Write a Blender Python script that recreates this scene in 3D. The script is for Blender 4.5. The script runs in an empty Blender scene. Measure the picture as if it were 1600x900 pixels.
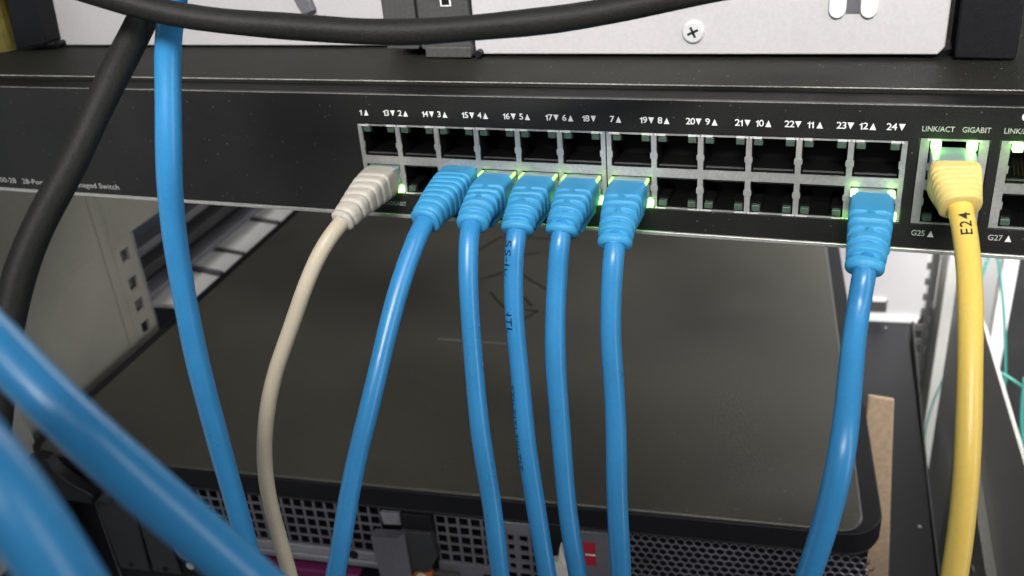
import bpy, bmesh, math, random
from mathutils import Vector, Matrix
random.seed(7)
MM = 0.001
scene = bpy.context.scene
COL = scene.collection

# ------------------------------------------------------------------ camera, world, lamps, exposure
cam_data = bpy.data.cameras.new("camera")
cam = bpy.data.objects.new("camera", cam_data); COL.objects.link(cam)
CAM = Vector((157.06, -267.777, 88.61))
Fv = Vector((-0.32991162, 0.82964747, -0.45038139)); Rv = Vector((0.9400707, 0.33228302, -0.07651843)); Uv = Vector((-0.08617077, 0.44863466, 0.88955131))
cam.matrix_world = Matrix(((Rv.x, Uv.x, -Fv.x, CAM.x*MM), (Rv.y, Uv.y, -Fv.y, CAM.y*MM), (Rv.z, Uv.z, -Fv.z, CAM.z*MM), (0, 0, 0, 1)))
cam_data.sensor_width = 36; cam_data.lens = 33.017
cam_data.clip_start = 0.005; cam_data.clip_end = 50
cam_data.dof.use_dof = True; cam_data.dof.focus_distance = 0.272; cam_data.dof.aperture_fstop = 21
scene.camera = cam
scene.view_settings.view_transform = 'Standard'; scene.view_settings.look = 'None'
scene.view_settings.exposure = 0.0; scene.view_settings.gamma = 1.0

world = bpy.data.worlds.new("World"); scene.world = world; world.use_nodes = True
wb = world.node_tree.nodes['Background']; wb.inputs[0].default_value = (0.93, 0.96, 1.0, 1); wb.inputs[1].default_value = 0.10

def area(name, loc, target, sx, sy, power, color, spin=0.0, spread=180):
    l = bpy.data.lights.new(name, 'AREA'); l.shape = 'RECTANGLE'; l.size = sx; l.size_y = sy; l.energy = power; l.color = color; l.spread = math.radians(spread)
    o = bpy.data.objects.new(name, l); COL.objects.link(o)
    d = (Vector(target) - Vector(loc)).normalized()
    q = d.to_track_quat('-Z', 'Y') @ Matrix.Rotation(spin, 4, 'Z').to_quaternion()
    o.rotation_mode = 'QUATERNION'; o.rotation_quaternion = q; o.location = loc
    return o
area("added_key_strip", (0.29, -0.50, 0.40), (0.22, 0.03, 0.048), 0.80, 0.10, 0.98, (1.0, 0.985, 0.965), spread=36)  # added lamp with narrow spread: brightens the top, leaves the bottom dim
area("ceiling_panel", (0.15, -0.85, 1.25), (0.05, 0.0, -0.05), 1.1, 0.5, 3.6, (0.94, 0.97, 1.0))
area("added_streak_right", (1.15, -0.42, 0.32), (0.1, 0, 0.0), 0.11, 1.5, 5.4, (0.97, 0.99, 1.0))  # unseen strip light, added for long highlights on the cables
area("added_streak_left", (-1.05, -0.50, -0.30), (0.0, -0.05, -0.1), 0.35, 1.1, 0.9, (0.80, 0.90, 1.0))  # low strip light added for highlights on the lower cables
area("added_rear_fill", (0.02, 0.62, 0.42), (0.12, 0.42, -0.3), 0.5, 0.3, 2.2, (1.0, 0.98, 0.94))  # added lamp behind the appliance, lifts the dark rear parts
area("added_right_fill", (0.46, 0.12, 0.22), (0.26, 0.55, -0.30), 0.22, 0.22, 1.0, (0.98, 0.99, 1.0), spread=64)  # added out of view to light the silver case and rear post
area("added_wall_fill", (0.62, 0.58, 0.15), (0.45, 0.78, -0.3), 0.3, 0.3, 5.0, (1.0, 1.0, 1.0))  # added lamp that brightens the white rear wall

# ------------------------------------------------------------------ materials
def nt(m): return m.node_tree.nodes, m.node_tree.links
def mat(name, col, rough=0.5, metal=0.0, noise=0.0, nscale=900.0, bump=0.0, bscale=2500.0, coat=0.0, spec=None, wear=0.0, wscale=25.0, trans=0.0, rvar=0.0, ior=1.45, dust=0.0, dscale=260.0):
    m = bpy.data.materials.new(name); m.use_nodes = True
    N, L = nt(m); b = N['Principled BSDF']
    b.inputs['Roughness'].default_value = rough; b.inputs['Metallic'].default_value = metal
    b.inputs['Base Color'].default_value = (*col, 1); b.inputs['IOR'].default_value = ior
    if coat: b.inputs['Coat Weight'].default_value = coat; b.inputs['Coat Roughness'].default_value = 0.15
    if spec is not None: b.inputs['Specular IOR Level'].default_value = spec
    if trans: b.inputs['Transmission Weight'].default_value = trans
    tc = N.new('ShaderNodeTexCoord')
    if noise or wear:
        n1 = N.new('ShaderNodeTexNoise'); n1.inputs['Scale'].default_value = nscale; n1.inputs['Detail'].default_value = 3
        L.new(tc.outputs['Object'], n1.inputs['Vector'])
        n2 = N.new('ShaderNodeTexNoise'); n2.inputs['Scale'].default_value = wscale; n2.inputs['Detail'].default_value = 6
        L.new(tc.outputs['Object'], n2.inputs['Vector'])
        mr = N.new('ShaderNodeMapRange'); mr.inputs[1].default_value = 0.25; mr.inputs[2].default_value = 0.75
        mr.inputs[3].default_value = 1 - noise; mr.inputs[4].default_value = 1 + noise
        L.new(n1.outputs['Fac'], mr.inputs[0])
        mr2 = N.new('ShaderNodeMapRange'); mr2.inputs[1].default_value = 0.3; mr2.inputs[2].default_value = 0.7
        mr2.inputs[3].default_value = 1 - wear; mr2.inputs[4].default_value = 1 + wear
        L.new(n2.outputs['Fac'], mr2.inputs[0])
        mu = N.new('ShaderNodeMath'); mu.operation = 'MULTIPLY'; L.new(mr.outputs[0], mu.inputs[0]); L.new(mr2.outputs[0], mu.inputs[1])
        vm = N.new('ShaderNodeVectorMath'); vm.operation = 'SCALE'; vm.inputs[0].default_value = col; L.new(mu.outputs[0], vm.inputs['Scale'])
        L.new(vm.outputs[0], b.inputs['Base Color'])
        if dust:                                                    # settled specks of lint and dust, denser in patches
            vo = N.new('ShaderNodeTexVoronoi'); vo.inputs['Scale'].default_value = dscale; L.new(tc.outputs['Object'], vo.inputs['Vector'])
            th = N.new('ShaderNodeMapRange'); th.inputs[1].default_value = 0.05; th.inputs[2].default_value = 0.13; th.inputs[3].default_value = 1; th.inputs[4].default_value = 0
            L.new(vo.outputs['Distance'], th.inputs[0])
            sel = N.new('ShaderNodeMapRange'); sel.inputs[1].default_value = 0.62; sel.inputs[2].default_value = 0.75; L.new(vo.outputs['Color'], sel.inputs[0])
            mm = N.new('ShaderNodeMath'); mm.operation = 'MULTIPLY'; L.new(th.outputs[0], mm.inputs[0]); L.new(sel.outputs[0], mm.inputs[1])
            m2 = N.new('ShaderNodeMath'); m2.operation = 'MULTIPLY'; m2.inputs[1].default_value = dust; L.new(mm.outputs[0], m2.inputs[0])
            mx = N.new('ShaderNodeMix'); mx.data_type = 'RGBA'; L.new(m2.outputs[0], mx.inputs[0]); L.new(vm.outputs[0], mx.inputs[6]); mx.inputs[7].default_value = (0.42, 0.41, 0.38, 1)
            L.new(mx.outputs[2], b.inputs['Base Color'])
        if rvar:
            mr3 = N.new('ShaderNodeMapRange'); mr3.inputs[1].default_value = 0.3; mr3.inputs[2].default_value = 0.7
            mr3.inputs[3].default_value = max(0.02, rough - rvar); mr3.inputs[4].default_value = min(1, rough + rvar)
            L.new(n2.outputs['Fac'], mr3.inputs[0]); L.new(mr3.outputs[0], b.inputs['Roughness'])
    if bump:
        n3 = N.new('ShaderNodeTexNoise'); n3.inputs['Scale'].default_value = bscale; n3.inputs['Detail'].default_value = 2
        L.new(tc.outputs['Object'], n3.inputs['Vector'])
        bp = N.new('ShaderNodeBump'); bp.inputs['Strength'].default_value = bump; bp.inputs['Distance'].default_value = 0.0002
        L.new(n3.outputs['Fac'], bp.inputs['Height']); L.new(bp.outputs[0], b.inputs['Normal'])
    return m
def glow(name, col, strength):
    m = bpy.data.materials.new(name); m.use_nodes = True; N, L = nt(m); b = N['Principled BSDF']
    b.inputs['Base Color'].default_value = (*[c*0.5 for c in col], 1); b.inputs['Emission Color'].default_value = (*col, 1)
    b.inputs['Emission Strength'].default_value = strength; b.inputs['Roughness'].default_value = 0.3
    return m
M = {
 'face':   mat('switch_face_paint', (0.013, 0.0125, 0.012), 0.45, noise=0.6, nscale=2200, bump=0.4, wear=0.22, rvar=0.08, spec=0.4, dust=0.22, dscale=420),
 'bezel':  mat('switch_bezel_plastic', (0.006, 0.006, 0.006), 0.6, noise=0.4, bump=0.3, spec=0.15),
 'lid_sw': mat('switch_lid_powdercoat', (0.019, 0.019, 0.0155), 0.6, spec=0.12, noise=0.35, bump=0.45, bscale=1800, wear=0.2, rvar=0.06, dust=0.5, dscale=330),
 'edge_glint':   mat('painted_edge_glint', (0.30, 0.295, 0.27), 0.45, noise=0.5, nscale=1200, wear=0.3, wscale=90),  # highlight colour for the lid edge, painted lighter
 'edge_glint_dim': mat('painted_edge_glint_dim', (0.17, 0.165, 0.155), 0.45, noise=0.5, nscale=1200, wear=0.3, wscale=90),  # dimmer painted highlight for the face edge
 'lip':    mat('bare_lip_metal', (0.50, 0.49, 0.46), 0.38, 0.55, noise=0.12, bump=0.2, wear=0.12),
 'shield': mat('port_shield_metal', (0.47, 0.465, 0.445), 0.36, 0.5, noise=0.12, bump=0.25, wear=0.18, wscale=60, rvar=0.1),
 'spring': mat('shield_finger_metal', (0.86, 0.84, 0.82), 0.42, 0.35, noise=0.05),
 'socket': mat('socket_plastic', (0.004, 0.0045, 0.004), 0.5, noise=0.2, spec=0.3),
 'rib':    mat('socket_tongue_plastic', (0.07, 0.07, 0.07), 0.4),
 'gold':   mat('gold_contact', (0.75, 0.52, 0.2), 0.3, 1.0),
 'lens':   mat('unlit_lamp_lens', (0.06, 0.095, 0.07), 0.3, noise=0.2),
 'green':  glow('lit_green_lamp', (0.26, 1.0, 0.10), 5),
 'white_hot': glow('lamp_core_and_plug_corner_glow', (0.40, 1.0, 0.26), 6),
 'edge':   glow('plug_edge_painted_glow', (0.36, 1.0, 0.16), 2.2),  # emission stands in for lamp light showing through clear plastic
 'print':  mat('white_print', (0.74, 0.74, 0.72), 0.6, noise=0.1, nscale=3000),
 'print_dim': mat('grey_print', (0.40, 0.40, 0.38), 0.6, noise=0.2, nscale=3000),
 'ink':    mat('black_ink', (0.012, 0.012, 0.02), 0.6),
 'ink_blue': mat('dark_blue_ink', (0.006, 0.022, 0.08), 0.5),
 'marker': mat('marker_pen_ink', (0.010, 0.009, 0.008), 0.45, noise=0.5, nscale=1500),
 'scratch': mat('scratched_paint', (0.26, 0.25, 0.23), 0.5, noise=0.4, nscale=1500),
 'blue':   mat('blue_cable_pvc', (0.034, 0.235, 0.50), 0.31, noise=0.05, bump=0.02, bscale=900, wear=0.08, wscale=45, rvar=0.05, ior=1.5),
 'blue_boot': mat('blue_boot_rubber', (0.045, 0.30, 0.56), 0.5, noise=0.05, bump=0.3, bscale=1600, wear=0.06),
 'grey':   mat('grey_cable_pvc', (0.52, 0.45, 0.34), 0.42, noise=0.05, bump=0.08, bscale=900, wear=0.07, wscale=50),
 'grey_boot': mat('grey_boot_rubber', (0.50, 0.465, 0.40), 0.5, noise=0.05, bump=0.2),
 'yellow': mat('yellow_cable_pvc', (0.80, 0.56, 0.12), 0.36, noise=0.04, bump=0.02, wear=0.06),
 'yellow_boot': mat('yellow_boot_rubber', (0.78, 0.61, 0.21), 0.5, noise=0.04, bump=0.15),
 'plug':   mat('clear_plug_polycarbonate', (0.34, 0.42, 0.44), 0.15, trans=0.25),
 'black_cord': mat('black_cord_rubber', (0.015, 0.0147, 0.013), 0.55, spec=0.2, noise=0.3, nscale=1400, bump=0.5, bscale=1500, wear=0.15, wscale=30),
 'lid':    mat('server_lid_powdercoat', (0.058, 0.055, 0.044), 0.46, 0.1, noise=0.38, nscale=1500, bump=0.6, bscale=1300, wear=0.26, wscale=8, rvar=0.09, coat=0.12, dust=0.35),
 'black':  mat('black_plastic', (0.007, 0.007, 0.009), 0.48, spec=0.3, noise=0.3, bump=0.25, wear=0.2),
 'dark':   mat('dark_painted_steel', (0.030, 0.030, 0.031), 0.5, noise=0.25, bump=0.25, wear=0.2),
 'zinc':   mat('zinc_plated_steel', (0.17, 0.165, 0.185), 0.42, 0.4, noise=0.1, bump=0.2, wear=0.15, wscale=40, rvar=0.08),
 'zinc_light': mat('bright_zinc_steel', (0.34, 0.335, 0.36), 0.36, 0.5, noise=0.1, bump=0.15, wear=0.15, wscale=40, rvar=0.08),
 'silver': mat('silver_painted_panel', (0.62, 0.595, 0.595), 0.38, 0.25, noise=0.05, bump=0.12, wear=0.05, wscale=14),
 'chrome': mat('polished_screw', (0.85, 0.85, 0.85), 0.42, 0.5, noise=0.05),
 'frame':  mat('charcoal_frame_plastic', (0.060, 0.058, 0.055), 0.45, noise=0.2, bump=0.3, wear=0.15),
 'beige':  mat('beige_rack_paint', (0.29, 0.28, 0.24), 0.55, noise=0.10, nscale=1300, bump=0.25, bscale=1200, wear=0.16, wscale=14),
 'white':  mat('white_rack_paint', (0.76, 0.75, 0.73), 0.42, noise=0.03, wear=0.05, wscale=12),
 'navy':   mat('navy_rail_paint', (0.055, 0.065, 0.095), 0.4, 0.2, noise=0.15, wear=0.2),
 'purple': mat('magenta_handle_plastic', (0.12, 0.012, 0.07), 0.45, noise=0.15, bump=0.3),
 'red':    mat('red_label_plastic', (0.35, 0.015, 0.03), 0.45, noise=0.1),
 'amber':  mat('amber_connector_plastic', (0.50, 0.14, 0.03), 0.3, trans=0.2, noise=0.2, nscale=300),
 'cream':  mat('cream_connector_plastic', (0.55, 0.53, 0.50), 0.45, noise=0.1),
 'tan':    mat('tan_fibreboard', (0.50, 0.36, 0.24), 0.65, noise=0.14, nscale=400, bump=0.2, wear=0.06),
 'teal':   mat('aqua_fibre_jacket', (0.05, 0.27, 0.22), 0.4, noise=0.05),
 'olive':  mat('olive_sleeve', (0.14, 0.115, 0.02), 0.6, noise=0.5, nscale=120),
 'post':   mat('weathered_post_steel', (0.13, 0.128, 0.12), 0.45, 0.2, noise=0.15, bump=0.3, wear=0.25, wscale=30),
 'sheet':  mat('pale_grey_sheet_steel', (0.50, 0.49, 0.46), 0.5, 0.1, noise=0.08, bump=0.2, wear=0.12, wscale=14),
 'rust':   mat('grey_rack_steel', (0.30, 0.295, 0.27), 0.45, 0.2, noise=0.12, bump=0.3, wear=0.15, wscale=20),
}

# ------------------------------------------------------------------ helpers (millimetres in, metres out)
O_S = Vector((-247.83, 20.90, -194.16)); YAW = math.radians(5.988)
FR = {'W': (Vector((0, 0, 0)), 0.0), 'S': (O_S, YAW)}
class MB:
    def __init__(s): s.v = []; s.f = []
    def add(s, vs, fs):
        b = len(s.v); s.v += [tuple(p) for p in vs]; s.f += [tuple(b+i for i in f) for f in fs]; return s
    def box(s, x0, x1, y0, y1, z0, z1):
        return s.add([(x0,y0,z0),(x1,y0,z0),(x1,y1,z0),(x0,y1,z0),(x0,y0,z1),(x1,y0,z1),(x1,y1,z1),(x0,y1,z1)],
                     [(0,3,2,1),(4,5,6,7),(0,1,5,4),(1,2,6,5),(2,3,7,6),(3,0,4,7)])
    def prism(s, poly, axis, a, b):
        """poly in the two other axes, extruded from a to b along axis"""
        def P(u, v, w): return {'x': (w,u,v), 'y': (u,w,v), 'z': (u,v,w)}[axis]
        n = len(poly)
        area = sum(poly[i][0]*poly[(i+1)%n][1]-poly[(i+1)%n][0]*poly[i][1] for i in range(n))
        if area < 0: poly = poly[::-1]
        vs = [P(u,v,a) for u,v in poly] + [P(u,v,b) for u,v in poly]
        fs = [tuple(range(n))[::-1], tuple(range(n,2*n))] + [(i,(i+1)%n,n+(i+1)%n,n+i) for i in range(n)]
        if axis == 'y': fs = [f[::-1] for f in fs]
        return s.add(vs, fs)
    def cyl(s, c, axis, r, a, b, n=20, r2=None):
        r2 = r if r2 is None else r2
        def P(u, v, w): return {'x': (w,u,v), 'y': (u,w,v), 'z': (u,v,w)}[axis]
        vs = [P(c[0]+r*math.cos(2*math.pi*i/n), c[1]+r*math.sin(2*math.pi*i/n), a) for i in range(n)] + [P(c[0]+r2*math.cos(2*math.pi*i/n), c[1]+r2*math.sin(2*math.pi*i/n), b) for i in range(n)]
        fs = [tuple(range(n))[::-1], tuple(range(n,2*n))] + [(i,(i+1)%n,n+(i+1)%n,n+i) for i in range(n)]
        return s.add(vs, fs)
    def stroke(s, pts, w, z):
        """flat pen stroke lying at height z"""
        for (x0,y0),(x1,y1) in zip(pts, pts[1:]):
            dx, dy = x1-x0, y1-y0; l = math.hypot(dx,dy) or 1; nx, ny = -dy/l*w/2, dx/l*w/2
            s.add([(x0+nx,y0+ny,z),(x0-nx,y0-ny,z),(x1-nx,y1-ny,z),(x1+nx,y1+ny,z)], [(0,1,2,3)])
        return s
    def build(s, name, m, parent=None, frame='W', bevel=0.0, smooth=False, seg=2):
        me = bpy.data.meshes.new(name); me.from_pydata([(x*MM,y*MM,z*MM) for x,y,z in s.v], [], s.f)
        bm = bmesh.new(); bm.from_mesh(me); bmesh.ops.recalc_face_normals(bm, faces=bm.faces); bm.to_mesh(me); bm.free()
        me.materials.append(M[m])
        o = bpy.data.objects.new(name, me); COL.objects.link(o)
        if parent is not None: o.parent = parent
        elif frame != 'W':
            t, a = FR[frame]; o.location = t*MM; o.rotation_euler = (0, 0, a)
        if smooth:
            for p in me.polygons: p.use_smooth = True
        if bevel:
            md = o.modifiers.new('bevel', 'BEVEL'); md.width = bevel*MM; md.segments = seg; md.limit_method = 'ANGLE'; md.angle_limit = math.radians(40)
            if not smooth:
                for p in me.polygons: p.use_smooth = True
                md.harden_normals = True
        return o
def tag(o, label=None, cat=None, group=None, kind=None):
    for k, v in (('label', label), ('category', cat), ('group', group), ('kind', kind)):
        if v: o[k] = v
    return o
def empty(name, frame='W', label=None, cat=None, group=None, kind=None):
    o = bpy.data.objects.new(name, None); o.empty_display_size = 0.01; COL.objects.link(o)
    t, a = FR[frame]; o.location = t*MM; o.rotation_euler = (0,0,a)
    return tag(o, label, cat, group, kind)

def smooth_path(pts, step=1.5, soften=1):
    P = [Vector(p) for p in pts]
    for _ in range(soften):
        P = [P[0]] + [P[i]*0.5 + (P[i-1]+P[i+1])*0.25 for i in range(1, len(P)-1)] + [P[-1]]
    out = []
    for i in range(len(P)-1):
        p0 = P[max(i-1,0)]; p1 = P[i]; p2 = P[i+1]; p3 = P[min(i+2,len(P)-1)]
        n = max(2, int((p2-p1).length/step))
        for k in range(n):
            t = k/n
            out.append(0.5*((2*p1)+(p2-p0)*t+(2*p0-5*p1+4*p2-p3)*t*t+(3*p1-p0-3*p2+p3)*t**3))
    out.append(P[-1])
    # even spacing, then a light fairing so the jacket has no creases
    S = [0.0]
    for i in range(1, len(out)): S.append(S[-1] + (out[i]-out[i-1]).length)
    n = max(8, int(S[-1]/step)); ev = []; j = 0
    for k in range(n+1):
        s = S[-1]*k/n
        while j < len(S)-2 and S[j+1] < s: j += 1
        ev.append(out[j].lerp(out[j+1], min(1, max(0, (s-S[j])/max(1e-9, S[j+1]-S[j])))))
    for _ in range(6):
        ev = [ev[0]] + [ev[i]*0.5 + (ev[i-1]+ev[i+1])*0.25 for i in range(1, len(ev)-1)] + [ev[-1]]
    return ev
def frames(path, side0=Vector((1,0,0))):
    fr = []; side = side0
    for i, p in enumerate(path):
        t = (path[min(i+1,len(path)-1)]-path[max(i-1,0)]).normalized()
        side = (side - t*side.dot(t)).normalized()
        fr.append((p, t, side, side.cross(t)))
    return fr
def tube(mb, path, r, n=28, wob=0.02, seed=0, side=Vector((1,0,0))):
    rnd = random.Random(seed); ph = [rnd.uniform(0,6.28) for _ in range(4)]
    fr = frames(path, side); vs = []; fs = []; s = 0
    for i,(p,t,a,b) in enumerate(fr):
        if i: s += (path[i]-path[i-1]).length
        k = 1 + wob*(math.sin(s/11+ph[0])*0.6+math.sin(s/4.7+ph[1])*0.4)
        ov = 0.03*math.sin(s/17+ph[2])
        off = a*(0.16*math.sin(s/9+ph[3])) + b*(0.14*math.sin(s/7.3+ph[0]))
        for j in range(n):
            an = 2*math.pi*j/n
            vs.append(p + off*(r/3) + a*(r*k*(1+ov)*math.cos(an)) + b*(r*k*(1-ov)*math.sin(an)))
    L = len(fr)
    for i in range(L-1):
        for j in range(n):
            fs.append((i*n+j, i*n+(j+1)%n, (i+1)*n+(j+1)%n, (i+1)*n+j))
    fs.append(tuple(range(n))[::-1]); fs.append(tuple((L-1)*n+j for j in range(n)))
    mb.add(vs, fs); return fr
def text_mesh(txt, size, bold=0.0, align='CENTER', spacing=1.0):
    cu = bpy.data.curves.new('lettering', 'FONT'); cu.body = txt; cu.size = size; cu.offset = bold; cu.align_x = align; cu.align_y = 'CENTER'
    cu.resolution_u = 3; cu.space_character = spacing
    ob = bpy.data.objects.new('lettering_source', cu); COL.objects.link(ob)
    dg = bpy.context.evaluated_depsgraph_get(); me = bpy.data.meshes.new_from_object(ob.evaluated_get(dg))
    bpy.data.objects.remove(ob); bpy.data.curves.remove(cu); me.name = 'lettering'
    return me
def face_text(txt, x, z, size, m, parent, bold=0.0, align='CENTER', y=-0.06, spacing=1.0, squash=1.0):
    me = text_mesh(txt, size, bold, align, spacing)
    for v in me.vertices: v.co = Vector((x + v.co.x*squash, y, z + v.co.y))*MM
    me.materials.clear(); me.materials.append(M[m])
    o = bpy.data.objects.new('lettering', me); COL.objects.link(o); o.parent = parent; return o
# ------------------------------------------------------------------ cable centre lines (mm)
C = {
'g13': [[7.7, 4, -18.3], [7.7, -4, -18.3], [7.7, -12, -18.6], [10.4, -32.6, -19.1], [7.1, -36.9, -22.8], [4.2, -42.6, -28.6], [0.8, -45.8, -36.3], [-4.0, -50.4, -47.9], [-7.2, -53.5, -55.8], [-10.4, -56.7, -63.8], [-12.8, -59.7, -73.2], [-15.0, -62.9, -85.1], [-15.9, -65.1, -94.0], [-16.0, -67.0, -103.0], [-14.6, -68.5, -112.3], [-12.9, -69.9, -121.8], [-11.3, -71.4, -131.3], [-9.3, -73.4, -143.4], [-6.3, -76.3, -160.7]] ,
'b15': [[35.6, 4, -18.3], [35.6, -4, -18.3], [35.6, -12, -18.6], [36.7, -30.2, -18.4], [35.6, -33.9, -21.5], [34.5, -40.4, -27.2], [33.7, -46.0, -33.0], [32.6, -53.5, -42.2], [31.8, -58.4, -48.2], [31.1, -63.2, -54.2], [30.2, -67.4, -60.6], [28.2, -72.6, -71.0], [27.0, -76.0, -78.0], [25.9, -79.5, -85.0], [24.8, -83.0, -92.0], [24.0, -86.3, -99.1], [22.5, -91.5, -109.8], [18.8, -95.4, -125.3], [15.7, -99.2, -141.2]] ,
'b16': [[49.6, 4, -18.3], [49.6, -4, -18.3], [49.6, -12, -18.6], [51.8, -31.0, -17.5], [52.2, -33.6, -20.9], [52.9, -38.2, -26.7], [53.4, -41.7, -33.3], [53.9, -44.5, -42.5], [54.9, -47.2, -51.9], [55.8, -49.3, -59.4], [56.8, -51.4, -67.0], [58.1, -54.8, -78.6], [59.3, -56.9, -86.4], [60.7, -59.0, -94.2], [62.0, -61.2, -102.2], [63.4, -63.4, -110.2], [65.1, -66.9, -122.3], [66.9, -69.8, -137.9], [68.5, -73.0, -153.8]] ,
'b17': [[63.6, 4, -18.3], [63.6, -4, -18.3], [63.6, -12, -18.6], [65.7, -29.5, -18.4], [65.2, -31.5, -23.5], [65.3, -34.4, -31.6], [65.5, -36.5, -39.0], [66.0, -38.5, -46.6], [66.7, -40.6, -54.2], [67.6, -42.5, -62.0], [68.5, -44.9, -69.5], [70.1, -49.1, -80.6], [71.8, -51.6, -88.0], [73.5, -54.2, -95.5], [75.0, -56.9, -103.0], [76.7, -59.5, -110.6], [79.1, -63.5, -121.9], [81.2, -65.5, -138.3], [83.3, -67.8, -155.0]] ,
'b18': [[77.7, 4, -18.3], [77.7, -4, -18.3], [77.7, -12, -18.6], [79.3, -29.0, -18.5], [78.8, -30.4, -23.0], [78.2, -32.7, -31.2], [78.2, -35.3, -38.4], [78.5, -37.7, -45.6], [78.8, -40.2, -52.9], [79.5, -42.6, -60.3], [80.2, -44.9, -67.8], [81.2, -48.3, -79.2], [82.2, -50.5, -87.0], [83.2, -52.8, -94.7], [84.5, -54.9, -102.6], [86.0, -57.0, -110.6], [88.2, -60.3, -122.7], [90.3, -62.3, -139.0], [92.3, -64.6, -155.7]] ,
'b19': [[93.0, 4, -18.3], [93.0, -4, -18.3], [93.0, -12, -18.6], [95.8, -32.6, -19.4], [95.9, -34.7, -24.7], [95.8, -37.1, -31.6], [95.9, -40.1, -42.4], [96.3, -42.0, -49.7], [97.0, -43.9, -57.1], [97.7, -45.9, -64.6], [98.7, -49.1, -75.7], [99.3, -51.4, -83.2], [99.8, -53.6, -90.8], [100.5, -55.9, -98.4], [101.1, -58.2, -106.1], [102.1, -61.8, -117.8], [103.0, -64.8, -132.9], [103.8, -68.1, -148.4]] ,
'b24': [[163.0, 4, -18.3], [163.0, -4, -18.3], [163.0, -12, -18.6], [162.4, -36.4, -19.9], [161.9, -37.5, -23.4], [161.6, -38.9, -29.1], [161.3, -42.9, -33.6], [161.1, -49.5, -37.4], [161.2, -58.9, -42.9], [161.0, -65.3, -46.3], [160.8, -71.5, -49.5], [160.2, -75.3, -54.3], [159.5, -76.8, -60.9], [158.7, -78.3, -67.6], [157.7, -80.0, -74.4], [155.8, -82.8, -84.8], [152.9, -86.0, -97.5], [149.7, -89.5, -110.5]] ,
'y26': [[182.3, 4, -6.0], [182.3, -4, -6.0], [182.3, -12, -6.3], [183.8, -19.9, -9.4], [185.0, -24.0, -13.3], [185.9, -30.0, -18.6], [186.7, -38.4, -24.0], [187.1, -49.6, -30.9], [187.7, -54.9, -38.0], [187.9, -58.7, -42.8], [188.2, -63.8, -49.4], [188.1, -68.0, -54.6], [188.4, -71.4, -63.2], [188.4, -75.0, -71.9], [188.2, -78.7, -80.6], [187.7, -83.1, -90.8], [187.2, -87.6, -101.1]] ,
'hang': [[1.0, -71.4, 62.8], [-2.4, -72.0, 55.5], [-7.2, -70.2, 49.0], [-10.1, -70.8, 41.1], [-10.0, -73.6, 33.6], [-10.6, -77.3, 22.8], [-11.4, -79.3, 13.0], [-13.0, -79.1, 5.7], [-14.3, -79.7, -3.4], [-15.3, -80.3, -12.7], [-15.8, -81.0, -22.4], [-16.1, -81.6, -32.2], [-16.1, -82.3, -42.4], [-15.4, -83.3, -53.7], [-14.9, -83.7, -68.1], [-14.0, -84.7, -83.8], [-12.8, -85.8, -100.1], [-11.4, -87.2, -117.0], [-9.9, -88.7, -134.3], [-8.1, -91.5, -154.0]] ,
'fgA': [[50.8, -196.8, 48.5], [61.3, -199.7, 42.1], [66.7, -200.7, 38.5], [70.5, -201.9, 35.8], [75.0, -202.8, 33.0], [79.1, -203.3, 29.1], [83.6, -203.1, 24.1], [87.8, -201.5, 17.1], [93.4, -199.8, 7.4], [99.3, -197.7, -2.0], [105.7, -195.6, -11.7]] ,
'fgB': [[77.7, -219.4, 49.4], [84.2, -221.0, 46.0], [87.8, -222.2, 43.5], [91.5, -223.5, 40.6], [94.1, -224.2, 37.4], [96.9, -225.0, 31.7], [99.0, -225.2, 25.3]] ,
'hor': [[-38.3, -96.2, 72.5], [-25.7, -92.9, 65.1], [-14.4, -89.1, 59.4], [-5.8, -85.2, 55.8], [0.7, -82.7, 53.4], [8.6, -79.5, 51.2], [17.3, -77.1, 49.3], [29.9, -72.2, 46.9], [44.0, -67.5, 45.2], [58.7, -63.5, 44.0], [71.8, -59.6, 43.9], [87.0, -54.4, 44.5], [100.3, -49.7, 45.7], [115.6, -43.8, 47.6], [129.5, -38.6, 49.2], [148.7, -32.2, 51.3], [169.0, -25.8, 52.6]] ,
'diag': [[-16.5, -54.2, 63.0], [-17.0, -62.2, 55.2], [-16.9, -67.2, 50.4], [-17.5, -70.4, 47.2], [-18.6, -76.6, 41.0], [-20.2, -84.4, 34.4], [-22.9, -92.9, 25.3], [-25.4, -101.2, 16.3], [-26.3, -104.1, 13.8], [-28.2, -111.3, 6.3], [-29.4, -118.6, -1.8], [-30.0, -123.7, -8.6], [-29.8, -129.9, -17.9], [-29.2, -136.4, -28.1], [-27.9, -144.1, -41.0], [-27.1, -150.4, -53.1]] ,
}
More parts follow.
